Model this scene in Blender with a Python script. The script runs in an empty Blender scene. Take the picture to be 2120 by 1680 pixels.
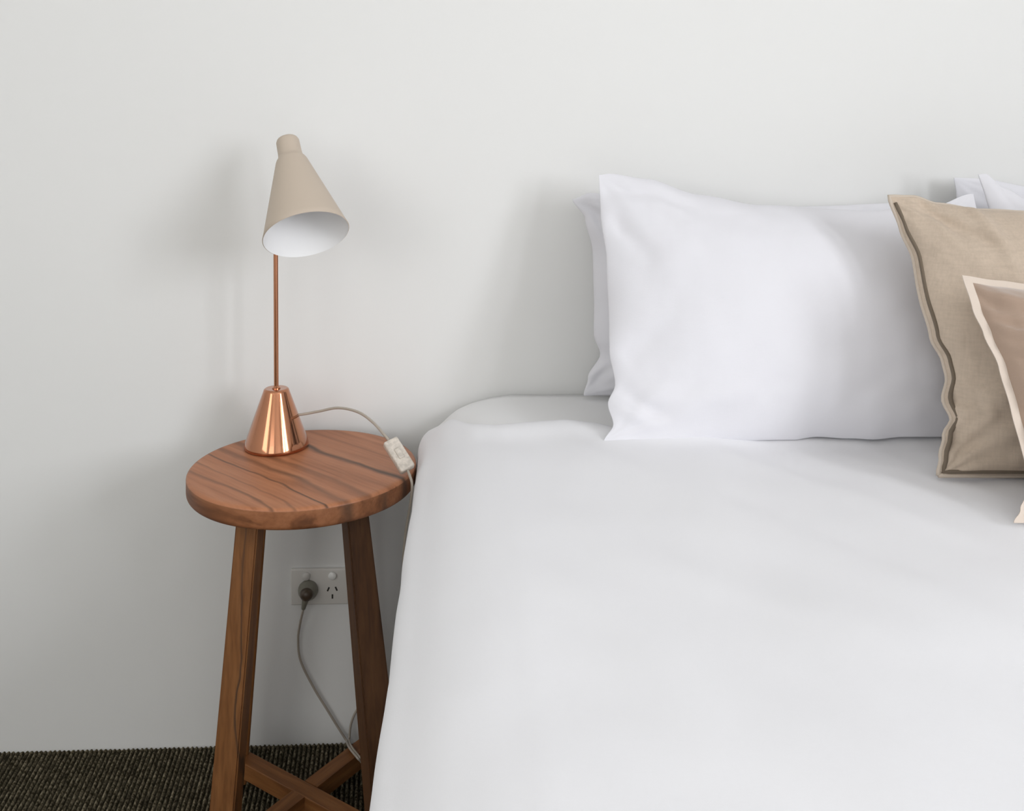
import bpy, bmesh, math, random
from mathutils import Vector, Matrix, noise

C = bpy.context.scene.collection
S = bpy.context.scene
R = math.radians

# ---------------------------------------------------------------- camera
FPX, PITCH, ROLL, YAW = 2017.0, R(1.71), R(0.18), R(2.69)
fwd = Vector((math.sin(YAW) * math.cos(PITCH), math.cos(YAW) * math.cos(PITCH), -math.sin(PITCH)))
rt = Vector((math.cos(YAW), -math.sin(YAW), 0))
up = rt.cross(fwd)
r2 = math.cos(ROLL) * rt + math.sin(ROLL) * up
u2 = -math.sin(ROLL) * rt + math.cos(ROLL) * up
cd = bpy.data.cameras.new('camera')
cam = bpy.data.objects.new('camera', cd)
C.objects.link(cam)
M = Matrix((r2, u2, -fwd)).transposed().to_4x4()
M.translation = Vector((0, -1.907, 1.234))
cam.matrix_world = M
cd.sensor_fit = 'HORIZONTAL'
cd.sensor_width = 36
cd.lens = 36 * FPX / 2120
cd.shift_y = -(840 - 308) / 2120      # the frame is the lower part of a taller shot
cd.clip_start = 0.02
S.camera = cam

# ---------------------------------------------------------------- world, lights, exposure
w = bpy.data.worlds.new('world')
S.world = w
w.use_nodes = True
bg = w.node_tree.nodes['Background']
bg.inputs[0].default_value = (0.86, 0.92, 1.0, 1)
bg.inputs[1].default_value = 1.0

def area(name, loc, direction, sx, sy, power, col):
    l = bpy.data.lights.new(name, 'AREA')
    l.shape = 'RECTANGLE'
    l.size, l.size_y, l.energy, l.color = sx, sy, power, col
    o = bpy.data.objects.new(name, l)
    C.objects.link(o)
    o.location = loc
    o.rotation_euler = Vector(direction).to_track_quat('-Z', 'Z').to_euler()
    return o

DAY = (0.94, 0.955, 1.0)
area('daylight_right_near', (2.54, -2.70, 1.79), (-1, 0, 0.0), 1.36, 0.70, 82, DAY)
area('daylight_right_far', (2.54, -3.80, 1.79), (-1, 0, 0.0), 1.36, 0.70, 66, DAY)
area('daylight_front', (-0.95, -5.12, 1.9), (0, 1, 0.15), 1.5, 2.3, 36, (1.0, 0.99, 0.965))
area('fill_left', (-2.24, -3.2, 1.9), (1, 0, 0.1), 1.5, 2.0, 44, (1.0, 0.99, 0.965))  # added fill light to lift the left-facing sides, no such source seen

S.view_settings.view_transform = 'Standard'
S.view_settings.look = 'None'
S.view_settings.gamma = 1
S.view_settings.use_curve_mapping = False
S.view_settings.exposure = -0.77

# ---------------------------------------------------------------- materials
def new_mat(name):
    m = bpy.data.materials.new(name)
    m.use_nodes = True
    nt = m.node_tree
    return m, nt, nt.nodes['Principled BSDF']

def plain(name, col, rough=0.6, metal=0.0, spec=0.5, sheen=0.0, bump=None, var=0.0, vscale=30):
    m, nt, b = new_mat(name)
    b.inputs['Base Color'].default_value = (*col, 1)
    b.inputs['Roughness'].default_value = rough
    b.inputs['Metallic'].default_value = metal
    b.inputs['Specular IOR Level'].default_value = spec
    b.inputs['Sheen Weight'].default_value = sheen
    tc = nt.nodes.new('ShaderNodeTexCoord')
    if var:
        n = nt.nodes.new('ShaderNodeTexNoise')
        n.inputs['Scale'].default_value = vscale
        n.inputs['Detail'].default_value = 5
        nt.links.new(tc.outputs['Object'], n.inputs['Vector'])
        r = nt.nodes.new('ShaderNodeValToRGB')
        r.color_ramp.elements[0].position = 0.35
        r.color_ramp.elements[1].position = 0.65
        r.color_ramp.elements[0].color = (*[c * (1 - var) for c in col], 1)
        r.color_ramp.elements[1].color = (*[min(1, c * (1 + var)) for c in col], 1)
        nt.links.new(n.outputs['Fac'], r.inputs['Fac'])
        nt.links.new(r.outputs['Color'], b.inputs['Base Color'])
    if bump:
        n = nt.nodes.new('ShaderNodeTexNoise')
        n.inputs['Scale'].default_value = bump[0]
        n.inputs['Detail'].default_value = 4
        nt.links.new(tc.outputs['Object'], n.inputs['Vector'])
        bp = nt.nodes.new('ShaderNodeBump')
        bp.inputs['Strength'].default_value = bump[1]
        bp.inputs['Distance'].default_value = bump[2]
        nt.links.new(n.outputs['Fac'], bp.inputs['Height'])
        nt.links.new(bp.outputs['Normal'], b.inputs['Normal'])
    return m

def fabric(name, col, thread=900, bump=0.25, sheen=0.1, rough=0.9, var=0.0, slub=0.0, slubcol=None):
    """woven cloth: fine crossed threads as relief, optional slubs in the colour"""
    m, nt, b = new_mat(name)
    b.inputs['Base Color'].default_value = (*col, 1)
    b.inputs['Roughness'].default_value = rough
    b.inputs['Specular IOR Level'].default_value = 0.2
    b.inputs['Sheen Weight'].default_value = sheen
    tc = nt.nodes.new('ShaderNodeTexCoord')
    def stretched(sx, sy, sz, scale, detail=3):
        mp = nt.nodes.new('ShaderNodeMapping')
        mp.inputs['Scale'].default_value = (sx, sy, sz)
        nt.links.new(tc.outputs['Object'], mp.inputs['Vector'])
        n = nt.nodes.new('ShaderNodeTexNoise')
        n.inputs['Scale'].default_value = scale
        n.inputs['Detail'].default_value = detail
        nt.links.new(mp.outputs['Vector'], n.inputs['Vector'])
        return n.outputs['Fac']
    a = stretched(1, 1, 0.08, thread)
    c = stretched(0.08, 0.3, 1, thread)
    add = nt.nodes.new('ShaderNodeMath')
    nt.links.new(a, add.inputs[0]); nt.links.new(c, add.inputs[1])
    bp = nt.nodes.new('ShaderNodeBump')
    bp.inputs['Strength'].default_value = bump
    bp.inputs['Distance'].default_value = 0.0006
    nt.links.new(add.outputs[0], bp.inputs['Height'])
    nt.links.new(bp.outputs['Normal'], b.inputs['Normal'])
    if slub:
        s1 = stretched(1, 1, 0.06, 260, 4)
        s2 = stretched(0.06, 0.3, 1, 260, 4)
        s3 = stretched(1, 1, 1, 14, 3)
        ad = nt.nodes.new('ShaderNodeMath'); nt.links.new(s1, ad.inputs[0]); nt.links.new(s2, ad.inputs[1])
        ad2 = nt.nodes.new('ShaderNodeMath'); nt.links.new(ad.outputs[0], ad2.inputs[0]); nt.links.new(s3, ad2.inputs[1])
        mr = nt.nodes.new('ShaderNodeMapRange')
        mr.inputs['From Min'].default_value = 1.2; mr.inputs['From Max'].default_value = 1.8
        nt.links.new(ad2.outputs[0], mr.inputs['Value'])
        r = nt.nodes.new('ShaderNodeMix'); r.data_type = 'RGBA'
        r.inputs['A'].default_value = (*[k * (1 - slub) for k in col], 1)
        r.inputs['B'].default_value = (*(slubcol or [min(1, k * (1 + slub)) for k in col]), 1)
        nt.links.new(mr.outputs['Result'], r.inputs['Factor'])
        nt.links.new(r.outputs['Result'], b.inputs['Base Color'])
    return m

def wood(name, base, dark, light, streaks=None, angle=0.0, along='X', rough=0.42, fine=0.5):
    """grain along one axis; optional dark streaks at given distances across the grain (metres)"""
    m, nt, b = new_mat(name)
    L = nt.links.new
    tc = nt.nodes.new('ShaderNodeTexCoord')
    mp = nt.nodes.new('ShaderNodeMapping')
    mp.inputs['Rotation'].default_value = (0, 0, angle)
    L(tc.outputs['Object'], mp.inputs['Vector'])
    sp = nt.nodes.new('ShaderNodeMapping')
    sp.inputs['Scale'].default_value = (1.6, 22, 22) if along == 'X' else (22, 22, 1.6)
    L(mp.outputs['Vector'], sp.inputs['Vector'])
    n1 = nt.nodes.new('ShaderNodeTexNoise'); n1.inputs['Scale'].default_value = 1.6; n1.inputs['Detail'].default_value = 6
    n1.inputs['Distortion'].default_value = 0.6
    L(sp.outputs['Vector'], n1.inputs['Vector'])
    n2 = nt.nodes.new('ShaderNodeTexNoise'); n2.inputs['Scale'].default_value = 9; n2.inputs['Detail'].default_value = 4
    L(sp.outputs['Vector'], n2.inputs['Vector'])
    r = nt.nodes.new('ShaderNodeValToRGB')
    e = r.color_ramp.elements
    e[0].position = 0.30; e[0].color = (*dark, 1)
    e[1].position = 0.72; e[1].color = (*light, 1)
    k = e.new(0.46); k.color = (*base, 1)
    L(n1.outputs['Fac'], r.inputs['Fac'])
    mx = nt.nodes.new('ShaderNodeMix'); mx.data_type = 'RGBA'; mx.blend_type = 'MULTIPLY'
    mx.inputs['Factor'].default_value = fine
    r2_ = nt.nodes.new('ShaderNodeValToRGB')
    r2_.color_ramp.elements[0].position = 0.3; r2_.color_ramp.elements[0].color = (0.55, 0.5, 0.48, 1)
    r2_.color_ramp.elements[1].position = 0.6; r2_.color_ramp.elements[1].color = (1, 1, 1, 1)
    L(n2.outputs['Fac'], r2_.inputs['Fac'])
    L(r.outputs['Color'], mx.inputs['A']); L(r2_.outputs['Color'], mx.inputs['B'])
    out = mx.outputs['Result']
    if streaks:
        # wobbling coordinate across the grain
        sx = nt.nodes.new('ShaderNodeSeparateXYZ'); L(mp.outputs['Vector'], sx.inputs[0])
        wv = nt.nodes.new('ShaderNodeMapping'); wv.inputs['Scale'].default_value = (5, 9, 9) if along == 'X' else (9, 9, 5)
        L(mp.outputs['Vector'], wv.inputs['Vector'])
        wn = nt.nodes.new('ShaderNodeTexNoise'); wn.inputs['Scale'].default_value = 1.0; wn.inputs['Detail'].default_value = 3
        L(wv.outputs['Vector'], wn.inputs['Vector'])
        ws = nt.nodes.new('ShaderNodeMath'); ws.operation = 'MULTIPLY_ADD'
        ws.inputs[1].default_value = 0.05; ws.inputs[2].default_value = -0.025
        L(wn.outputs['Fac'], ws.inputs[0])
        ad = nt.nodes.new('ShaderNodeMath'); L(ws.outputs[0], ad.inputs[0])
        L(sx.outputs['Y' if along == 'X' else 'X'], ad.inputs[1])
        mr = nt.nodes.new('ShaderNodeMapRange')
        mr.inputs['From Min'].default_value = -0.2; mr.inputs['From Max'].default_value = 0.2
        L(ad.outputs[0], mr.inputs['Value'])
        sr = nt.nodes.new('ShaderNodeValToRGB'); el = sr.color_ramp.elements
        el[0].position = 0; el[0].color = (0, 0, 0, 1); el[1].position = 1; el[1].color = (0, 0, 0, 1)
        for p, wd, st in streaks:
            q = (p + 0.2) / 0.4; h = wd / 0.8
            for pos, v in ((q - 1.9 * h, 0), (q - 0.3 * h, st), (q + 0.3 * h, st), (q + 1.3 * h, 0)):
                x = el.new(pos); x.color = (v, v, v, 1)
        L(mr.outputs['Result'], sr.inputs['Fac'])
        # break the streaks up a little along their length
        bn = nt.nodes.new('ShaderNodeMapRange'); bn.inputs['From Min'].default_value = 0.3; bn.inputs['From Max'].default_value = 0.6
        bn.inputs['To Min'].default_value = 0.45
        L(n1.outputs['Fac'], bn.inputs['Value'])
        mm = nt.nodes.new('ShaderNodeMath'); mm.operation = 'MULTIPLY'
        L(sr.outputs['Color'], mm.inputs[0]); L(bn.outputs['Result'], mm.inputs[1])
        m3 = nt.nodes.new('ShaderNodeMix'); m3.data_type = 'RGBA'
        m3.inputs['B'].default_value = (0.045, 0.028, 0.018, 1)
        L(mm.outputs[0], m3.inputs['Factor']); L(out, m3.inputs['A'])
        out = m3.outputs['Result']
    L(out, b.inputs['Base Color'])
    b.inputs['Roughness'].default_value = rough
    b.inputs['Specular IOR Level'].default_value = 0.35
    bp = nt.nodes.new('ShaderNodeBump'); bp.inputs['Strength'].default_value = 0.15; bp.inputs['Distance'].default_value = 0.0005
    L(n2.outputs['Fac'], bp.inputs['Height']); L(bp.outputs['Normal'], b.inputs['Normal'])
    return m

wall_m = plain('white_wall_paint', (0.80, 0.80, 0.785), 0.9, spec=0.15, bump=(220, 0.06, 0.0006))
ceil_m = plain('ceiling_paint', (0.90, 0.89, 0.87), 0.95, spec=0.1)
frame_m = plain('window_frame_paint', (0.8, 0.8, 0.78), 0.5)
white_cotton = fabric('white_cotton', (0.835, 0.835, 0.857), thread=1100, bump=0.12, sheen=0.05)
sheet_cotton = fabric('sheet_cotton', (0.85, 0.85, 0.85), thread=1100, bump=0.12, sheen=0.05)
pillow_cotton = fabric('pillow_cotton', (0.765, 0.76, 0.795), thread=1100, bump=0.12, sheen=0.05)
base_fabric = fabric('bed_base_fabric', (0.22, 0.21, 0.2), thread=500, bump=0.3)
linen = fabric('beige_linen', (0.53, 0.435, 0.345), thread=700, bump=0.5, slub=0.07)
seam_shade = fabric('seam_groove_shade', (0.17, 0.135, 0.10), thread=700, bump=0.4)  # shadow in the cushion's seam groove, painted as a dark strip
linen_edge = fabric('beige_edging', (0.56, 0.48, 0.40), thread=700, bump=0.4)
velvet = fabric('dusty_rose_velvet', (0.385, 0.28, 0.212), thread=900, bump=0.3, sheen=0.6, rough=0.8)
cream = fabric('cream_trim', (0.66, 0.57, 0.49), thread=700, bump=0.3)
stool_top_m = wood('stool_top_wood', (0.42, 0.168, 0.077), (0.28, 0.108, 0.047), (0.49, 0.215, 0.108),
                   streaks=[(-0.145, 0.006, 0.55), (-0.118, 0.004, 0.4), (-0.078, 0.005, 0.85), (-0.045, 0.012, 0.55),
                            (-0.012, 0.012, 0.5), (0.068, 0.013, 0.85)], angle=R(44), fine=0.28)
rim_shaded_m = wood('stool_rim_wood_shaded', (0.27, 0.105, 0.043), (0.14, 0.052, 0.02), (0.35, 0.145, 0.065), streaks=[(-0.045, 0.02, 0.7), (0.068, 0.02, 0.8), (0.02, 0.015, 0.6)], angle=R(44), fine=0.4, rough=0.5)  # seat wood again, the rim's shade put into a darker colour
leg_m = wood('stool_leg_wood', (0.225, 0.090, 0.027), (0.12, 0.044, 0.012), (0.29, 0.125, 0.042), along='Z', rough=0.5)
leg_crack_m = wood('stool_leg_wood_cracked', (0.225, 0.090, 0.027), (0.12, 0.044, 0.012), (0.29, 0.125, 0.042),
                   streaks=[(0.012, 0.003, 0.9)], along='Z', rough=0.5)
bar_m = wood('stool_bar_wood', (0.225, 0.090, 0.027), (0.12, 0.044, 0.012), (0.31, 0.135, 0.046), along='X', rough=0.5)
copper = plain('copper', (0.53, 0.225, 0.115), 0.11, metal=1.0, bump=(60, 0.03, 0.0004))
copper.node_tree.nodes['Principled BSDF'].inputs['Anisotropic'].default_value = 0.0
cb = copper.node_tree.nodes['Principled BSDF']; cb.inputs['Coat Weight'].default_value = 0.6; cb.inputs['Coat Roughness'].default_value = 0.06
shade_out = plain('shade_beige_paint', (0.54, 0.455, 0.37), 0.55, spec=0.35)
shade_in = plain('shade_white_lining', (0.92, 0.92, 0.92), 0.7)
plastic = plain('outlet_plastic', (0.74, 0.72, 0.68), 0.35)
rocker_m = plain('rocker_plastic', (0.9, 0.9, 0.87), 0.3)
slot_m = plain('socket_slot', (0.03, 0.025, 0.02), 0.8)
rubber_m = plain('plug_rubber', (0.22, 0.21, 0.17), 0.3)
plug_core_m = plain('plug_core', (0.08, 0.055, 0.035), 0.35)
cord_m = plain('clear_cord', (0.42, 0.37, 0.31), 0.25, spec=0.6)
switch_m = plain('cloudy_switch_plastic', (0.62, 0.56, 0.49), 0.3, spec=0.6, var=0.14, vscale=160)

# ---------------------------------------------------------------- helpers
def link_mesh(name, bm, mat, parent=None, smooth=True, sharp=None):
    me = bpy.data.meshes.new(name)
    bmesh.ops.recalc_face_normals(bm, faces=bm.faces)
    bm.to_mesh(me); bm.free()
    for p in me.polygons: p.use_smooth = smooth
    if sharp is not None: me.set_sharp_from_angle(angle=R(sharp))
    me.materials.append(mat)
    o = bpy.data.objects.new(name, me)
    C.objects.link(o)
    if parent: o.parent = parent
    return o

def tag(o, label=None, cat=None, group=None, kind=None):
    if label: o['label'] = label
    if cat: o['category'] = cat
    if group: o['group'] = group
    if kind: o['kind'] = kind
    return o

def empty(name, loc, rz=0):
    o = bpy.data.objects.new(name, None)
    C.objects.link(o)
    o.location = loc; o.rotation_euler = (0, 0, rz); o.empty_display_size = 0.05
    return o

def box(bm, lo, hi, bevel=0.0, mat=None):
    vs = [bm.verts.new((x, y, z)) for x in (lo[0], hi[0]) for y in (lo[1], hi[1]) for z in (lo[2], hi[2])]
    fs = [bm.faces.new([vs[i] for i in q]) for q in ((0, 1, 3, 2), (4, 6, 7, 5), (0, 4, 5, 1), (2, 3, 7, 6), (0, 2, 6, 4), (1, 5, 7, 3))]
    if mat is not None: bmesh.ops.transform(bm, matrix=mat, verts=vs)
    if bevel:
        es = list({e for f in fs for e in f.edges})
        bmesh.ops.bevel(bm, geom=es, offset=bevel, segments=3, affect='EDGES', profile=0.5)

def lathe(bm, prof, n=64, mat=None, close=False):
    rings = []
    for r, z in prof:
        if r < 1e-6:
            rings.append([bm.verts.new((0, 0, z))])
        else:
            rings.append([bm.verts.new((r * math.cos(2 * math.pi * i / n), r * math.sin(2 * math.pi * i / n), z)) for i in range(n)])
    for a, b in zip(rings[:-1], rings[1:]):
        for i in range(n):
            j = (i + 1) % n
            q = [a[i % len(a)], a[j % len(a)], b[j % len(b)], b[i % len(b)]]
            q = [v for k, v in enumerate(q) if v not in q[:k]]
            if len(q) > 2: bm.faces.new(q)
    if mat is not None: bmesh.ops.transform(bm, matrix=mat, verts=[v for r in rings for v in r])

def catmull(pts, k=10):
    P = [Vector(p) for p in pts]
    P = [2 * P[0] - P[1]] + P + [2 * P[-1] - P[-2]]
    out = []
    for i in range(1, len(P) - 2):
        for j in range(k):
            t = j / k
            a, b, c, d = P[i - 1:i + 3]
            out.append(0.5 * ((2 * b) + (c - a) * t + (2 * a - 5 * b + 4 * c - d) * t * t + (-a + 3 * b - 3 * c + d) * t ** 3))
    out.append(P[-2])
    return out

def tube(bm, pts, r, n=8, smooth=10):
    pts = catmull(pts, smooth) if smooth else [Vector(p) for p in pts]
    t0 = (pts[1] - pts[0]).normalized()
    nrm = t0.orthogonal().normalized()
    rings = []
    for i, p in enumerate(pts):
        t = (pts[min(i + 1, len(pts) - 1)] - pts[max(i - 1, 0)]).normalized()
        nrm = (nrm - t * nrm.dot(t)).normalized()
        bn = t.cross(nrm)
        rr = r(i / (len(pts) - 1)) if callable(r) else r
        rings.append([bm.verts.new(p + rr * (math.cos(2 * math.pi * k / n) * nrm + math.sin(2 * math.pi * k / n) * bn)) for k in range(n)])
    for a, b in zip(rings[:-1], rings[1:]):
        for k in range(n):
            bm.faces.new((a[k], a[(k + 1) % n], b[(k + 1) % n], b[k]))
    bm.faces.new(rings[0][::-1]); bm.faces.new(rings[-1])

def fbm(x, y, z=0.0, o=3):
    return noise.fractal(Vector((x, y, z)), 1.0, 2.0, o)

def interp(tab, x):
    if x <= tab[0][0]: return tab[0][1]
    for (a, fa), (b, fb) in zip(tab[:-1], tab[1:]):
        if x <= b:
            t = (x - a) / (b - a); t = t * t * (3 - 2 * t)
            return fa + (fb - fa) * t
    return tab[-1][1]

# ---------------------------------------------------------------- setting
XL, XR, YF, H = -2.3, 2.6, -5.2, 2.95
def struct(name, bm, m, sharp=30):
    o = link_mesh(name, bm, m, smooth=False); o['kind'] = 'structure'; return o

bm = bmesh.new(); box(bm, (XL - 0.1, 0, -0.1), (XR + 0.1, 0.1, H + 0.1)); struct('wall_back', bm, wall_m)
def wall_with_holes(name, axis, pos, lo, hi, holes, outward):
    """wall slab of 0.1 m with rectangular openings; lo/hi run along the other horizontal axis"""
    b = bmesh.new()
    def seg(a0, a1, z0, z1):
        p0, p1 = sorted((pos, pos + outward * 0.1))
        if axis == 'x': box(b, (p0, a0, z0), (p1, a1, z1))
        else: box(b, (a0, p0, z0), (a1, p1, z1))
    cur = lo
    for a0, a1, z0, z1 in sorted(holes):
        seg(cur, a0, -0.1, H + 0.1); seg(a0, a1, -0.1, z0); seg(a0, a1, z1, H + 0.1); cur = a1
    seg(cur, hi, -0.1, H + 0.1)
    return struct(name, b, wall_m)
hr = [(-3.08, -2.32, 1.08, 2.5), (-4.18, -3.42, 1.08, 2.5)]
hf = [(-2.13, 0.23, 1.12, 2.68)]
hl = [(-4.23, -2.17, 1.12, 2.68)]  # unseen window opening, added for the left fill light
wall_with_holes('wall_left', 'x', XL, YF, 0, hl, -1)
wall_with_holes('wall_right', 'x', XR, YF, 0, hr, 1)
wall_with_holes('wall_front', 'y', YF, XL - 0.1, XR + 0.1, hf, -1)
bm = bmesh.new(); box(bm, (XL - 0.1, YF - 0.1, H), (XR + 0.1, 0, H + 0.1)); struct('ceiling', bm, ceil_m)
def window(n, axis, pos, h, out):
    b = bmesh.new(); t = 0.03
    a0, a1, z0, z1 = h
    for (u0, u1, v0, v1) in ((a0, a0 + t, z0, z1), (a1 - t, a1, z0, z1), (a0, a1, z0, z0 + t), (a0, a1, z1 - t, z1), (a0, a1, (z0 + z1) / 2 - 0.012, (z0 + z1) / 2 + 0.012)):
        p0, p1 = sorted((pos + out * 0.03, pos + out * 0.08))
        if axis == 'x': box(b, (p0, u0, v0), (p1, u1, v1))
        else: box(b, (u0, p0, v0), (u1, p1, v1))
    struct('window_%d' % n, b, frame_m)
window(1, 'x', XR, hr[0], 1); window(2, 'x', XR, hr[1], 1); window(3, 'y', YF, hf[0], -1); window(4, 'x', XL, hl[0], -1)

# floor: dark carpet, its ribs modelled where the photo shows them
def carpet_mat(name, ribs):
    m, nt, b = new_mat(name)
    L = nt.links.new
    tc = nt.nodes.new('ShaderNodeTexCoord')
    n = nt.nodes.new('ShaderNodeTexNoise'); n.inputs['Scale'].default_value = 190; n.inputs['Detail'].default_value = 3
    L(tc.outputs['Object'], n.inputs['Vector'])
    r = nt.nodes.new('ShaderNodeValToRGB')
    r.color_ramp.elements[0].position = 0.38; r.color_ramp.elements[0].color = (0.055, 0.046, 0.028, 1)
    r.color_ramp.elements[1].position = 0.68; r.color_ramp.elements[1].color = (0.30, 0.26, 0.18, 1)
    L(n.outputs['Fac'], r.inputs['Fac'])
    col = r.outputs['Color']
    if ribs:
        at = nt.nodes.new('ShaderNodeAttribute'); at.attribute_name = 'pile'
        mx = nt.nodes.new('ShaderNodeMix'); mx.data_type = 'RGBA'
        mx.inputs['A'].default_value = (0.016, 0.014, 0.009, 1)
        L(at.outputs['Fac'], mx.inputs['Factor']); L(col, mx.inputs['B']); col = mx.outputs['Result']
    L(col, b.inputs['Base Color'])
    b.inputs['Roughness'].default_value = 1.0
    b.inputs['Specular IOR Level'].default_value = 0.0
    bp = nt.nodes.new('ShaderNodeBump'); bp.inputs['Strength'].default_value = 0.8; bp.inputs['Distance'].default_value = 0.002
    L(n.outputs['Fac'], bp.inputs['Height']); L(bp.outputs['Normal'], b.inputs['Normal'])
    return m
bm = bmesh.new(); box(bm, (XL - 0.1, YF - 0.1, -0.1), (XR + 0.1, 0, -0.004)); struct('floor', bm, carpet_mat('carpet_backing', False))

RX0, RX1, RY0 = -1.9, 0.12, -1.0
pitch, ang = 0.0088, R(-4.5)        # ribs lean a little to the left of the wall's normal
verts, faces, att = [], [], []
NY = 150
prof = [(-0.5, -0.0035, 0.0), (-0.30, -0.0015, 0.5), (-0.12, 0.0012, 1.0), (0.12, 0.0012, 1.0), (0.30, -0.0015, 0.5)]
ncols = []
k = 0
x = RX0
while x < RX1:
    for px, pz, pa in prof: ncols.append((x + px * pitch, pz, pa, k))
    x += pitch; k += 1
NX = len(ncols)
for j in range(NY + 1):
    y = RY0 * (1 - j / NY)
    for (cx, pz, pa, kk) in ncols:
        lump = noise.noise(Vector((kk * 7.3, y * 62, 1.7)))
        side = noise.noise(Vector((kk * 3.1, y * 60, 9.0))) * 0.0009
        zz = pz + (lump * 0.0013 if pa > 0.4 else 0) - (0.0025 if y > -0.002 else 0)
        verts.append((cx + side + y * math.tan(ang), y, min(zz, 0.0016)))
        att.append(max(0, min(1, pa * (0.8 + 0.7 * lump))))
for j in range(NY):
    for i in range(NX - 1):
        a = j * NX + i
        faces.append((a, a + 1, a + NX + 1, a + NX))
me = bpy.data.meshes.new('carpet_pile'); me.from_pydata(verts, [], faces); me.update()
la = me.attributes.new('pile', 'FLOAT', 'POINT'); la.data.foreach_set('value', att)
for p in me.polygons: p.use_smooth = True
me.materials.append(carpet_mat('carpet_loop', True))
o = bpy.data.objects.new('carpet_pile', me); C.objects.link(o)
tag(o, 'dark brown ribbed loop carpet along the foot of the white wall', 'carpet', kind='stuff')

# ---------------------------------------------------------------- bed and bedding
BXL, BXR = -0.087, 1.845          # outer edges of the bedding
def cross(s_top, hem, zt, off=0.0):
    """half profile of the bed's side, from hem upwards to the flat top: list of (x outward offset from edge, z)"""
    return [(-0.012 - off, hem), (-0.008 - off, 0.30), (-0.002 - off, 0.42), (0.0 - off, 0.52), (0.001 - off, 0.58),
            (-0.006 - off, zt - 0.070), (-0.031 - off, zt - 0.042), (-0.060 - off, zt - 0.019), (-0.10 - off, zt - 0.006), (-0.15 - off, zt)]

def bed_profile(hem, zt, off, nmid):
    side = cross(0, hem, zt, off)
    pts = catmull([(BXL - a, 0, z) for a, z in side], 7)
    left = [(p.x, p.z) for p in pts]
    right = [(BXR - (x - BXL), z) for x, z in left][::-1]
    xa, xb = left[-1][0], right[0][0]
    mid = [(xa + (xb - xa) * i / nmid, zt) for i in range(1, nmid)]
    return left + mid + right, len(left)

def sheet_mesh(name, mat, parent, y0, y1, hem, zt, off, ny, nmid, thick_edge, shape, solid):
    prof, nl = bed_profile(hem, zt, off, nmid)
    b = bmesh.new(); rows = []
    for j in range(ny + 1):
        v = j / ny
        row = []
        for i, (x, z) in enumerate(prof):
            y = y0 + (y1 - y0) * v
            row.append(b.verts.new(shape(x, y, z, v, i, nl, len(prof))))
        rows.append(row)
    for a, c in zip(rows[:-1], rows[1:]):
        for i in range(len(prof) - 1):
            b.faces.new((a[i], a[i + 1], c[i + 1], c[i]))
    if solid == 'caps':
        for r_ in (rows[0], rows[-1]): b.faces.new(r_)
        for a, c in zip(rows[:-1], rows[1:]): b.faces.new((a[0], c[0], c[-1], a[-1]))
    o = link_mesh(name, b, mat, parent)
    if solid != 'caps' and solid:
        md = o.modifiers.new('thickness', 'SOLIDIFY'); md.thickness = solid; md.offset = -1
    return o

bed = empty('bed', (0.88, -1.02, 0))
tag(bed, 'bed against the wall under the white duvet, its sheeted mattress showing beside the pillows', 'bed')
inv = Matrix.Translation(-Vector(bed.location))
def sh_mattress(x, y, z, v, i, nl, n):
    # mattress under a fitted sheet, softly uneven
    t = max(0, (z - 0.4) / 0.3)
    dz = 0.002 * fbm(x * 6, y * 6, 3.0) * t
    # rounded corner at the head end
    k = max(0, (y + 0.06) / 0.045)
    dx = 0
    if k > 0 and (i < nl or i >= n - nl):
        dx = 0.018 * (1 - math.sqrt(max(0, 1 - min(1, k) ** 2))) * (1 if x < 0.8 else -1)
    return Vector((x + dx, y, z + dz)) - Vector(bed.location)
mat_o = sheet_mesh('mattress', sheet_cotton, bed, -2.03, -0.014, 0.30, 0.694, 0.012, 90, 60, 0, sh_mattress, 'caps')
mat_o['label'] = 'white fitted sheet over mattress'
bm = bmesh.new(); box(bm, (BXL + 0.03, -2.02, 0.10), (BXR - 0.03, -0.02, 0.298), 0.01)
bmesh.ops.transform(bm, matrix=inv, verts=bm.verts); link_mesh('bed_base', bm, base_fabric, bed)
for lx in (0.03, BXR - 0.12):
    for ly in (-1.95, -0.12):
        bm = bmesh.new(); box(bm, (lx, ly, 0), (lx + 0.05, ly + 0.05, 0.101), 0.003)
        bmesh.ops.transform(bm, matrix=inv, verts=bm.verts); link_mesh('leg', bm, leg_m, bed)

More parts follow.
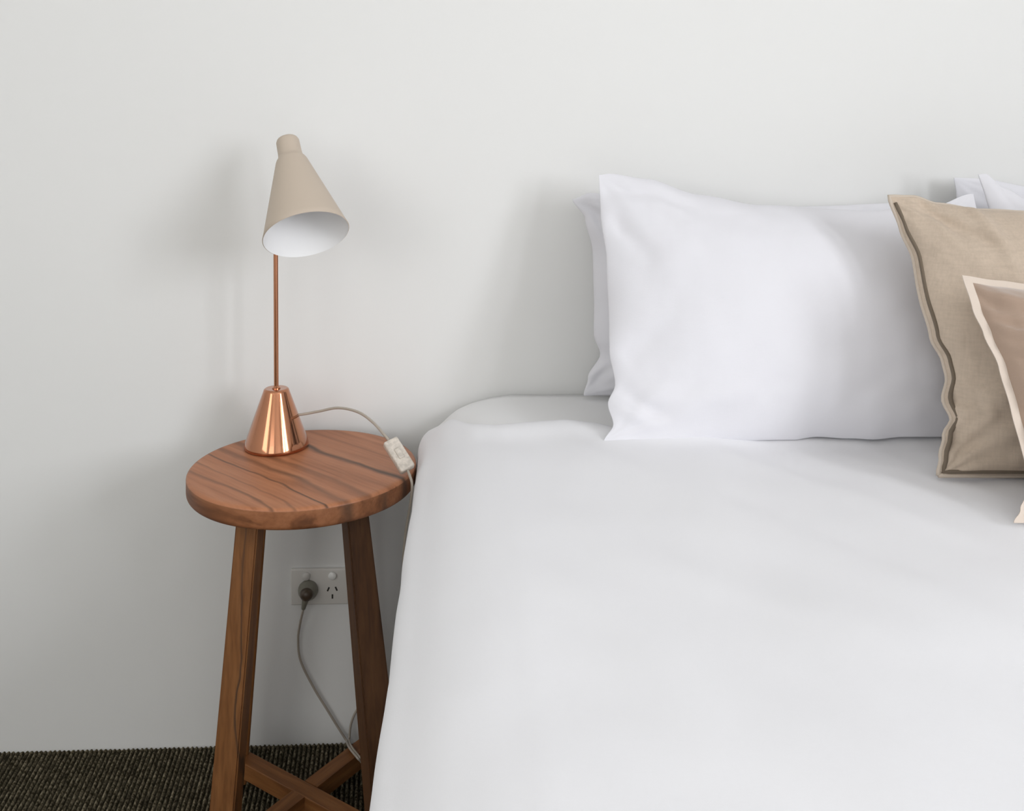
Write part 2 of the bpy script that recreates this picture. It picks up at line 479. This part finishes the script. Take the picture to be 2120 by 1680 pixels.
edge_tab = [(-0.12, -0.095), (-0.07, -0.095), (-0.03, -0.14), (0.02, -0.215), (0.06, -0.238), (0.10, -0.236), (0.17, -0.224), (0.22, -0.240), (0.26, -0.275), (0.34, -0.30), (0.8, -0.28), (1.5, -0.26), (1.9, -0.26)]
DV0, DV1 = -2.10, -0.25
def sh_duvet(x, y, z, v, i, nl, n):
    ye = interp(edge_tab, x)
    # follow the uneven head edge
    k = max(0.0, 1 - (DV1 - y) / 0.35) ** 2
    y2 = y + (ye - DV1) * k
    t = min(1, max(0, (z - 0.30) / 0.35))       # 0 at the hem, 1 on top
    top = min(1, max(0, (z - 0.62) / 0.08))
    d = 0.0065 * fbm(x * 2.6, y2 * 2.2, 5.0, 2) + 0.0034 * fbm(x * 7 + y2 * 3, y2 * 4 - x * 2, 1.0, 2)
    # pulled creases running diagonally over the top
    w1 = x * 0.83 + y2 * 0.55
    w2 = -x * 0.55 + y2 * 0.83
    d += 0.006 * max(0, fbm(w1 * 9, w2 * 1.7, 8.0, 2)) * (1 if x > 0.15 else max(0, x / 0.15))
    # soft rolled head edge
    e = (DV1 - y) / 0.05
    lip = 0.010 * math.exp(-((DV1 - y - 0.035) / 0.035) ** 2)
    if e < 0.5: lip -= 0.012 * (1 - e / 0.5) ** 2
    zz = z + (d + lip) * top
    xx = x
    if i < nl or i >= n - nl:
        sgn = -1 if x < 0.8 else 1
        # gentle vertical folds on the hanging side, stronger towards the hem
        f = (0.0035 * fbm(y2 * 3.3, 0.3, 2.0, 2) + 0.003 * fbm(y2 * 11, z * 1.2, 4.0, 2)) * (1.15 - t)
        f += 0.0025 * fbm(y2 * 5, z * 4, 7.0, 2)
        # rolled bump where the head edge falls over the corner
        f += 0.003 * math.exp(-((DV1 - y - 0.02) / 0.02) ** 2) * t
        xx += sgn * f
    # bends under the weight of pillows and cushions
    if top > 0:
        for cx, cy, rr, dd in ((0.6, -0.27, 0.22, 0.006), (0.95, -0.47, 0.22, 0.007), (1.35, -0.27, 0.25, 0.006)):
            q = ((x - cx) / 0.30) ** 2 + ((y2 - cy) / rr) ** 2
            zz -= dd * math.exp(-q) * top
    return (xx, y2, zz)
dv = sheet_mesh('duvet', white_cotton, None, DV0, DV1, 0.20, 0.706, 0.0, 240, 130, 0, sh_duvet, 0.006)
tag(dv, 'plain white duvet spread over the bed and hanging down beside the wooden stool', 'duvet')

# ---------------------------------------------------------------- pillows and cushions
def pillow(name, mat, corners, tf, tb, left=None, top=None, bottom=None, right=None, seed=0, wr=0.003, nu=84, nv=64,
           flange_l=0.0, power=(2.4, 0.62), ear=0.0, pleat=0.0, seam=None, border=0.0, border_mat=None, creases=()):
    """stuffed cushion through four seam corners BL, BR, TR, TL; edge tables give (position, inset in metres)"""
    BL, BR, TR, TL = [Vector(c) for c in corners]
    org = (BL + BR + TR + TL) / 4
    ux = ((BR - BL) + (TR - TL)).normalized()
    uy = ((TL - BL) + (TR - BR)); uy = (uy - ux * uy.dot(ux)).normalized()
    nrm = ux.cross(uy)                    # points towards the room
    if nrm.y > 0: nrm = -nrm
    Z = lambda tab, s: interp(tab, s) if tab else 0.0
    def base(s, t):
        p = BL * (1 - s) * (1 - t) + BR * s * (1 - t) + TR * s * t + TL * (1 - s) * t
        wl, wr_, wb, wt = (1 - s) ** 2, s ** 2, (1 - t) ** 2, t ** 2
        p = p + ux * (Z(left, t) * wl - Z(right, t) * wr_) + uy * (Z(bottom, s) * wb - Z(top, s) * wt)
        # the seam line wavers in and out of the plane
        ed = 1 - min(1, min(s, 1 - s, t, 1 - t) * 6)
        p = p + nrm * (0.006 * ed * fbm(p.x * 9 + seed, p.z * 9, seed, 2))
        return p
    def prof(s, t):
        s2 = s if not flange_l else max(0.0, (s - flange_l) / (1 - flange_l))
        if border:
            s2 = (s - border) / (1 - 2 * border); t = (t - border * 0.8) / (1 - 1.6 * border)
            if not (0.001 < s2 < 0.999 and 0.001 < t < 0.999): return 0.0
        a, b_ = abs(2 * s2 - 1), abs(2 * t - 1)
        if s2 <= 0: return 0.0
        return ((1 - a ** power[0]) * (1 - b_ ** power[0])) ** power[1]
    b = bmesh.new()
    grids = []
    for side in (1, -1):
        g = []
        for j in range(nv + 1):
            row = []
            # cluster rows near the seams
            t = 0.5 - 0.5 * math.cos(math.pi * j / nv)
            for i in range(nu + 1):
                s = 0.5 - 0.5 * math.cos(math.pi * i / nu)
                edge = i in (0, nu) or j in (0, nv)
                if side == -1 and edge:
                    row.append(grids[0][j][i]); continue
                h = prof(s, t)
                th = (tf if side == 1 else tb) * h
                p = base(s, t)
                hh = min(1, h * 2.2) * (1 - 0.55 * h)
                # creases fan out of the corners
                c = 0
                for cs, ct in ((0, 0), (1, 0), (1, 1), (0, 1)):
                    dx, dy = (s - cs), (t - ct)
                    r_ = math.hypot(dx, dy)
                    an = math.atan2(dy, dx)
                    c += math.exp(-r_ * 4.5) * math.sin(an * 13 + seed * 1.7 + cs + 2 * ct + 2.2 * fbm(r_ * 5, cs * 3 + ct, seed, 2))
                wv = wr * (fbm(s * 7 + seed, t * 5, seed * 2.1, 3) * 0.9 + c * 0.9) * hh
                if pleat:
                    wv += pleat * max(-0.6, noise.noise(Vector((s * 1.6, t * 15 + 1.5 * math.sin(s * 5), seed)))) * min(1, h * 4) * (1.1 - s)
                for (s0, t0), (s1, t1), amp, wd in creases:
                    ds, dt = s1 - s0, t1 - t0
                    q_ = max(0, min(1, ((s - s0) * ds + (t - t0) * dt) / (ds * ds + dt * dt)))
                    dd = math.hypot(s - s0 - ds * q_, (t - t0 - dt * q_) * 0.7)
                    wv += amp * math.exp(-(dd / wd) ** 2) * (1 - q_ ** 2) * min(1, h * 5)
                if not edge: p = p + nrm * side * (th + wv + 0.0008)
                row.append(b.verts.new(p - org))
            g.append(row)
        grids.append(g)
    for k_, g in enumerate(grids):
        for jj, (a, c) in enumerate(zip(g[:-1], g[1:])):
            for i in range(nu):
                q = (a[i], a[i + 1], c[i + 1], c[i])
                f = b.faces.new(q if k_ == 0 else q[::-1])
                if border:
                    sc = 0.5 - 0.5 * math.cos(math.pi * (i + 0.5) / nu); tc = 0.5 - 0.5 * math.cos(math.pi * (jj + 0.5) / nv)
                    if min(sc, 1 - sc) < border or min(tc, 1 - tc) < border * 0.8: f.material_index = 1
    root = empty(name, org) if seam else None
    if border:
        b2 = b.copy()
        bmesh.ops.delete(b, geom=[f for f in b.faces if f.material_index == 1], context='FACES')
        bmesh.ops.delete(b2, geom=[f for f in b2.faces if f.material_index == 0], context='FACES')
        for f in b2.faces: f.material_index = 0
    o = link_mesh('cover' if seam else name, b, mat, root)
    if border: link_mesh('edging', b2, border_mat, root)['label'] = 'cream fabric edging'
    if not seam: o.location = org
    def loop(ins, dn, m=60):
        pts = []
        e0, e1 = ins, 1 - ins
        for q in range(m): pts.append((e0 + (e1 - e0) * q / m, e0))
        for q in range(m): pts.append((e1, e0 + (e1 - e0) * q / m))
        for q in range(m): pts.append((e1 - (e1 - e0) * q / m, e1))
        for q in range(m + 1): pts.append((e0, e1 - (e1 - e0) * q / m))
        return [base(s, t) + nrm * (dn + (tf * prof(s, t) if ins else 0)) - org for s, t in pts]
    return (root or o), loop

# back left pillow, against the wall
bp_, lp = pillow('pillow', pillow_cotton, [(0.2275, -0.052, 0.701), (0.90, -0.055, 0.700), (0.90, -0.060, 1.075), (0.2024, -0.060, 1.0831)], 0.10, 0.045,
    left=[(0, 0), (0.09, 0.010), (0.22, 0.036), (0.31, 0.026), (0.50, 0.030), (0.74, 0.033), (0.9, 0.022), (1, 0)],
    top=[(0, 0), (0.05, -0.012), (0.15, -0.004), (0.5, 0.012), (1, 0)], seed=3, wr=0.006, creases=[((0.02, 0.96), (0.06, 0.78), -0.012, 0.015), ((0.02, 0.06), (0.06, 0.2), -0.010, 0.02)])
tag(bp_, 'white pillow standing against the wall behind the large left pillow, only its left edge showing', 'pillow')

# front left pillow
fp_, lp = pillow('pillow', pillow_cotton, [(0.2255, -0.335, 0.706), (0.935, -0.345, 0.704), (0.9389, -0.150, 1.100), (0.2407, -0.150, 1.1344)], 0.088, 0.055,
    left=[(0, 0), (0.06, 0.016), (0.13, 0.008), (0.20, 0.021), (0.32, 0.012), (0.45, 0.013), (0.65, 0.011), (0.84, 0.002), (1, 0)],
    top=[(0, 0), (0.03, -0.004), (0.12, 0.003), (0.26, 0.030), (0.42, 0.043), (0.7, 0.045), (0.88, 0.028), (1, 0)],
    bottom=[(0, 0.0), (0.1, -0.001), (0.3, 0.001), (0.44, 0.002), (0.5, 0.007), (0.58, 0.004), (0.63, 0.002), (0.70, 0.006), (0.9, 0.006), (1, 0)], seed=1, wr=0.0065, nu=120, nv=96, power=(2.2, 0.78),
    creases=[((0.02, 0.17), (0.15, 0.07), -0.010, 0.018), ((0.03, 0.10), (0.12, 0.02), 0.008, 0.02), ((0.02, 0.93), (0.25, 0.90), -0.007, 0.02),
             ((0.03, 0.80), (0.12, 0.62), -0.006, 0.025), ((0.05, 0.30), (0.16, 0.42), -0.005, 0.03), ((0.98, 0.06), (0.82, 0.16), -0.006, 0.025)])
tag(fp_, 'large plump white pillow at the front of the left pair, leaning back on the duvet', 'pillow')

# right pair, mostly behind the cushions
rb_, lp = pillow('pillow', pillow_cotton, [(0.975, -0.052, 0.701), (1.66, -0.055, 0.700), (1.66, -0.055, 1.10), (0.9512, -0.048, 1.1234)], 0.05, 0.04,
    left=[(0, 0), (0.3, 0.03), (0.7, 0.02), (0.93, 0.004), (1, 0)], top=[(0, 0), (0.06, 0.0), (0.3, 0.02), (1, 0)], seed=5, wr=0.004)
tag(rb_, 'white pillow corner nearest the wall behind the beige linen cushion', 'pillow')
rf_, lp = pillow('pillow', pillow_cotton, [(0.985, -0.30, 0.706), (1.69, -0.31, 0.704), (1.69, -0.150, 1.10), (0.955, -0.130, 1.1336)], 0.080, 0.045,
    left=[(0, 0), (0.3, 0.02), (0.7, 0.015), (0.9, 0.004), (1, 0)], top=[(0, 0), (0.02, -0.002), (0.06, 0.022), (0.12, 0.045), (0.4, 0.05), (1, 0)], seed=7, wr=0.005)
tag(rf_, 'white pillow with a bright pointed corner rising behind the beige linen cushion', 'pillow')

# beige linen cushion
c1, lp = pillow('cushion', linen, [(0.695, -0.515, 0.710), (1.185, -0.53, 0.708), (1.18, -0.345, 1.096), (0.6922, -0.345, 1.1108)], 0.082, 0.055,
    left=[(0, 0), (0.06, 0.009), (0.13, 0.021), (0.19, 0.038), (0.25, 0.031), (0.33, 0.042), (0.385, 0.040), (0.47, 0.027), (0.60, 0.021), (0.75, 0.022), (0.88, 0.011), (1, 0)],
    top=[(0, 0), (0.08, 0.0), (0.16, 0.012), (0.3, 0.020), (0.5, 0.022), (1, 0)], seed=11, wr=0.008, seam=True, nu=110, nv=110,
    creases=[((0.0, 0.25), (0.14, 0.22), -0.012, 0.018), ((0.0, 0.19), (0.20, 0.26), 0.010, 0.03), ((0.02, 0.12), (0.22, 0.06), -0.010, 0.03), ((0.10, 0.95), (0.32, 0.72), -0.012, 0.025),
             ((0.25, 0.97), (0.28, 0.60), 0.010, 0.025), ((0.45, 0.95), (0.36, 0.66), -0.011, 0.022), ((0.03, 0.90), (0.12, 0.62), 0.006, 0.03)])
tag(c1, 'square beige linen cushion with shade painted into the seam along its edge, leaning on the white pillows', 'cushion')
bm = bmesh.new(); tube(bm, lp(0.0, 0.0), 0.0035, 6, 0); link_mesh('edging', bm, linen_edge, c1)
pl = lp(0.012, 0.0); bm = bmesh.new(); tube(bm, pl[181:] + pl[1:48], 0.0034, 6, 0); o = link_mesh('seam', bm, seam_shade, c1); o['label'] = 'seam groove shade as a dark taupe strip'

# small velvet cushion in front
c2, lp = pillow('cushion', velvet, [(0.7086, -0.6900, 0.7122), (1.0712, -0.70, 0.709), (1.0537, -0.5500, 0.9864), (0.7252, -0.5200, 1.0084)], 0.062, 0.035,
    left=[(0, 0), (0.05, 0.012), (0.1, 0.022), (0.2, 0.032), (0.3, 0.032), (0.43, 0.029), (0.6, 0.024), (0.74, 0.012), (0.85, 0.004), (1, 0)],
    top=[(0, 0), (0.15, 0.004), (0.3, 0.008), (0.6, 0.01), (1, 0)], seed=17, wr=0.006, pleat=0.016, seam=True, nu=96, nv=90, border=0.040, border_mat=cream)
tag(c2, 'small dusky velvet cushion with cream edging at the right, in front of the linen one', 'cushion')

# ---------------------------------------------------------------- stool
SX, SY, SR, SZ = -0.281, -0.217, 0.1945, 0.634
st = empty('stool', (SX, SY, 0))
tag(st, 'round wooden stool with four splayed legs used as a bedside table', 'stool')
b = bmesh.new()
T = 0.036
prof_t = [(0, SZ), (SR - 0.012, SZ)]
for a in range(1, 7):
    an = a / 6 * math.pi / 2
    prof_t.append((SR - 0.007 + 0.007 * math.sin(an), SZ - 0.006 + 0.006 * math.cos(an)))
for a in range(0, 7):
    an = a / 6 * math.pi / 2
    prof_t.append((SR - 0.009 + 0.009 * math.cos(an), SZ - T + 0.009 - 0.009 * math.sin(an)))
prof_t += [(SR - 0.03, SZ - T), (0, SZ - T)]
lathe(b, prof_t, 128)
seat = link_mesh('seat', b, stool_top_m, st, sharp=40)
seat.data.materials.append(rim_shaded_m)
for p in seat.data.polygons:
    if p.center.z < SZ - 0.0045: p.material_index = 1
ROT, TW = R(8.5), R(16)
at, ab, wt_, wb_ = 0.082, 0.133, 0.037, 0.042
def leg(sx, sy, tw, mat, extra=0.0):
    b = bmesh.new(); ring = []
    for z, a, wd in ((0.0, ab, wb_), (SZ - T + 0.002, at, wt_)):
        px, py = sx * (a + (extra * 0.45 if z == 0 else 0)), sy * a
        if z == 0: wd += extra
        cx_, cy_ = px * math.cos(ROT) - py * math.sin(ROT), px * math.sin(ROT) + py * math.cos(ROT)
        an = ROT + tw
        r_ = []
        for qx, qy in ((-1, -1), (1, -1), (1, 1), (-1, 1)):
            r_.append(b.verts.new((cx_ + wd / 2 * (qx * math.cos(an) - qy * math.sin(an)), cy_ + wd / 2 * (qx * math.sin(an) + qy * math.cos(an)), z)))
        ring.append(r_)
    lo, hi = ring
    b.faces.new(lo[::-1]); b.faces.new(hi)
    for k_ in range(4): b.faces.new((lo[k_], lo[(k_ + 1) % 4], hi[(k_ + 1) % 4], hi[k_]))
    bmesh.ops.bevel(b, geom=[e for e in b.edges if abs(e.verts[0].co.z - e.verts[1].co.z) > 0.1], offset=0.0025, segments=2, affect='EDGES')
    return link_mesh('leg', b, mat, st, sharp=40)
def recenter(o, z=0.3):
    """put a part's own origin at its middle so the grain runs through it"""
    vs = o.data.vertices
    c = sum((v.co for v in vs), Vector()) / len(vs)
    for v in vs: v.co -= c
    o.location = c
leg_shaded_m = wood('stool_leg_wood_shaded', (0.088, 0.037, 0.013), (0.045, 0.018, 0.007), (0.125, 0.055, 0.02), along='Z', rough=0.6)  # same leg wood, shade beside the bed put into the colour
for sx, sy, tw, m in ((-1, -1, -TW, leg_crack_m), (1, -1, TW, leg_shaded_m), (-1, 1, TW, leg_m), (1, 1, -TW, leg_m)):
    recenter(leg(sx, sy, tw, m, 0.014 if m is leg_shaded_m else 0.0))
def bar(angle, notch_up):
    b = bmesh.new()
    z1 = 0.059; z0 = 0.028; wd = 0.030; ln = 0.168
    if notch_up: box(b, (-ln, -wd / 2, z0), (ln, wd / 2, z1), 0.002)
    else:       # half-lapped under the first bar, in one piece
        hw = wd / 2 + 0.0005
        xs = [(-ln, z0), (-ln, z1), (-hw, z1), (-hw, z0 + 0.012), (hw, z0 + 0.012), (hw, z1), (ln, z1), (ln, z0)]
        f1 = [b.verts.new((x_, -wd / 2, z_)) for x_, z_ in xs]; f2 = [b.verts.new((x_, wd / 2, z_)) for x_, z_ in xs]
        b.faces.new(f1); b.faces.new(f2[::-1])
        for k_ in range(8): b.faces.new((f1[k_], f2[k_], f2[(k_ + 1) % 8], f1[(k_ + 1) % 8]))
    o = link_mesh('stretcher', b, bar_m, st, smooth=False)
    for v in o.data.vertices: v.co.z -= 0.0435
    o.location = (0, 0, 0.0435); o.rotation_euler = (0, 0, angle)
    return o
bar(R(-45) + ROT, True)
bar(R(45) + ROT, False)

# ---------------------------------------------------------------- table lamp
LX, LY = -0.346, -0.122
lamp = empty('table_lamp', (LX, LY, SZ))
tag(lamp, 'copper table lamp with beige cone shade standing on the round stool', 'lamp')
LO = Vector(lamp.location)
b = bmesh.new()
hb = 0.108
prof_b = [(0, 0.0), (0.0545, 0.0), (0.0570, 0.0012), (0.0581, 0.004), (0.0578, 0.007)]
for k_ in range(1, 9):
    t = k_ / 8
    prof_b.append((0.0578 + (0.0235 - 0.0578) * t, 0.007 + (hb - 0.005 - 0.007) * t))
prof_b += [(0.0222, hb - 0.0015), (0.020, hb), (0.0185, hb), (0.0, hb - 0.001)]
lathe(b, prof_b, 96); link_mesh('base', b, copper, lamp, sharp=60)
b = bmesh.new()
lathe(b, [(0.0, hb - 0.002), (0.0075, hb - 0.002), (0.0075, hb + 0.001), (0.0043, hb + 0.004), (0.0042, 0.476), (0.0, 0.476)], 24)
link_mesh('pole', b, copper, lamp, sharp=40)
# shade: axis from the mouth up to the neck
O_, N_ = Vector((-0.2715, -0.240, 1.0365)), Vector((-0.3240, -0.125, 1.1965))
ax = (N_ - O_); Ls = ax.length; ax.normalize()
rot = ax.to_track_quat('Z', 'Y').to_matrix().to_4x4()
sm = Matrix.Translation(O_ - LO) @ rot
Ro = 0.0735
prof_s = [(Ro - 0.0012, 0.0), (Ro, 0.0008)]
Lc = Ls * 0.745
for k_ in range(1, 13):
    t = k_ / 12
    prof_s.append((Ro + (0.0285 - Ro) * t, Lc * t))
prof_s += [(0.0268, Lc + 0.004), (0.0245, Lc + 0.0075), (0.0227, Lc + 0.011), (0.0216, Lc + 0.016), (0.0211, Lc + 0.023), (0.0208, Ls - 0.012), (0.0206, Ls - 0.006), (0.0190, Ls - 0.002), (0.0150, Ls), (0, Ls + 0.0008)]
b = bmesh.new(); lathe(b, prof_s, 96, sm)
sh = link_mesh('lamp_shade', b, shade_out, lamp)
prof_i = [(Ro - 0.0012, 0.0), (0.0275, Lc - 0.001), (0.0240, Lc + 0.004), (0.0195, Lc + 0.012), (0.0190, Ls - 0.006), (0, Ls - 0.004)]
b = bmesh.new()
pi2 = []
for (ra, za), (rb_i, zb) in zip(prof_i[:-1], prof_i[1:]):
    for q in range(6): pi2.append((ra + (rb_i - ra) * q / 6, za + (zb - za) * q / 6))
lathe(b, pi2 + [prof_i[-1]], 96, sm)
li = link_mesh('lining', b, shade_in, sh); li['label'] = 'white inside of the shade'
b = bmesh.new(); lathe(b, [(0, Lc * 0.92), (0.014, Lc * 0.92), (0.015, Lc + 0.03), (0, Lc + 0.03)], 32, sm)
link_mesh('lamp_holder', b, shade_in, lamp)
# swivel joining pole top to the back of the shade
b = bmesh.new()
pt = Vector((0, 0, 0.472)); tgt = (O_ + ax * Lc * 0.93) - LO
tube(b, [pt, pt.lerp(tgt, 0.55)], 0.0042, 16, 0); bmesh.ops.create_uvsphere(b, u_segments=24, v_segments=14, radius=0.0052, matrix=Matrix.Translation(pt))
link_mesh('swivel', b, copper, lamp)
# cord, switch, plug
P1, P2 = Vector((-0.1288, -0.250, 0.6829)), Vector((-0.0975, -0.283, 0.6470))
d12 = (P2 - P1).normalized()
cpts = [(-0.322, -0.117, 0.689), (-0.2975, -0.1200, 0.6926), (-0.2679, -0.1300, 0.7006), (-0.2303, -0.1500, 0.7124), (-0.1923, -0.1800, 0.7140), (-0.1638, -0.2100, 0.7058), (-0.1403, -0.2400, 0.6922), tuple(P1 + d12 * 0.006)]
cord_a = [Vector(p) - LO for p in cpts]
b = bmesh.new(); tube(b, cord_a, 0.0024, 10, 10)
cpts2 = [tuple(P2 - d12 * 0.006), (-0.0925, -0.2935, 0.6380), (-0.0890, -0.2990, 0.624), (-0.0925, -0.290, 0.59), (-0.105, -0.26, 0.50), (-0.112, -0.20, 0.33), (-0.115, -0.14, 0.16), (-0.118, -0.08, 0.05), (-0.135, -0.055, 0.006), (-0.165, -0.035, 0.02),
         (-0.190, -0.014, 0.088), (-0.206, -0.009, 0.078), (-0.2175, -0.009, 0.062), (-0.2255, -0.010, 0.040), (-0.2275, -0.016, 0.018), (-0.2255, -0.0350, 0.0260), (-0.2134, -0.1095, 0.0635), (-0.2020, -0.1279, 0.0625), (-0.1933, -0.1418, 0.0625), (-0.1848, -0.1397, 0.0500),
         (-0.168, -0.185, 0.030), (-0.158, -0.200, 0.012), (-0.150, -0.185, 0.006), (-0.165, -0.172, 0.028), (-0.1878, -0.1427, 0.0500), (-0.1963, -0.1448, 0.0625), (-0.2050, -0.1309, 0.0625), (-0.2169, -0.1125, 0.0635), (-0.2290, -0.045, 0.030), (-0.231, -0.016, 0.010), (-0.250, -0.010, 0.036), (-0.270, -0.010, 0.070), (-0.298, -0.010, 0.118), (-0.3225, -0.011, 0.172), (-0.3270, -0.013, 0.215),
         (-0.3225, -0.017, 0.248), (-0.3155, -0.022, 0.279)]
tube(b, [Vector(p) - LO for p in cpts2], 0.0023, 10, 8)
link_mesh('cord', b, cord_m, lamp)
swm = Matrix.Translation((P1 + P2) / 2 - LO) @ (P2 - P1).to_track_quat('Z', 'Y').to_matrix().to_4x4()
ln = (P2 - P1).length
swm = swm @ Matrix.Rotation(R(20), 4, 'Z')
b = bmesh.new(); box(b, (-0.0135, -0.007, -ln / 2 - 0.002), (0.0135, 0.007, ln / 2 + 0.002), 0.0035, swm)
sw = link_mesh('inline_switch', b, switch_m, lamp)
b = bmesh.new(); box(b, (-0.005, -0.0095, -0.010), (0.005, 0.0095, 0.010), 0.002, swm); link_mesh('rocker', b, switch_m, sw)
b = bmesh.new()
pm = Matrix.Translation(Vector((-0.3075, -0.008, 0.3125)) - LO) @ Matrix.Rotation(R(90), 4, 'X')
lathe(b, [(0, 0), (0.0185, 0), (0.0195, 0.004), (0.0185, 0.010), (0.0145, 0.018), (0.011, 0.026), (0.006, 0.030), (0, 0.031)], 40, pm)
tube(b, [Vector(p) - LO for p in ((-0.3085, -0.020, 0.306), (-0.3115, -0.024, 0.296), (-0.3150, -0.0225, 0.281))], lambda t: 0.0085 - 0.0045 * t, 12, 6)
pg = link_mesh('plug', b, rubber_m, lamp)
pg['label'] = 'dark translucent grey plug'
b = bmesh.new(); lathe(b, [(0, 0.020), (0.0135, 0.020), (0.011, 0.0275), (0.006, 0.0315), (0, 0.0325)], 32, pm)
link_mesh('plug_core', b, plug_core_m, pg)

# ---------------------------------------------------------------- power outlet
po = empty('power_outlet', (-0.286, 0, 0.3165))
tag(po, 'white double power outlet low on the wall behind the stool legs', 'outlet')
b = bmesh.new(); box(b, (-0.0560, -0.0085, -0.0355), (0.0560, 0.0, 0.0355), 0.0025); link_mesh('plate', b, plastic, po, sharp=50)
for px in (-0.0255, 0.0258):
    b = bmesh.new(); lathe(b, [(0, 0), (0.0078, 0), (0.0078, 0.0035), (0.0066, 0.0052), (0, 0.0056)], 28, Matrix.Translation((px, -0.0085, 0.0225)) @ Matrix.Rotation(R(90), 4, 'X') @ Matrix.Rotation(R(8 if px < 0 else -8), 4, 'Y'))
    r_ = link_mesh('rocker_switch', b, plastic if px < 0 else rocker_m, po)
    if px > 0: r_['label'] = 'bright white rocker switch'
for sx_ in (-0.0255, 0.0258):
    b = bmesh.new()
    for dx, dz, an in ((-0.0085, 0.0, -24), (0.0070, 0.0006, 24), (-0.0005, -0.0145, 0)):
        mm = Matrix.Translation((sx_ + dx, -0.0086, -0.0045 + dz)) @ Matrix.Rotation(R(an) * -1, 4, 'Y')
        box(b, (-0.0015, -0.0006, -0.0042), (0.0015, 0.001, 0.0042), 0.0, mm)
    link_mesh('socket_slots', b, slot_m, po, smooth=False)
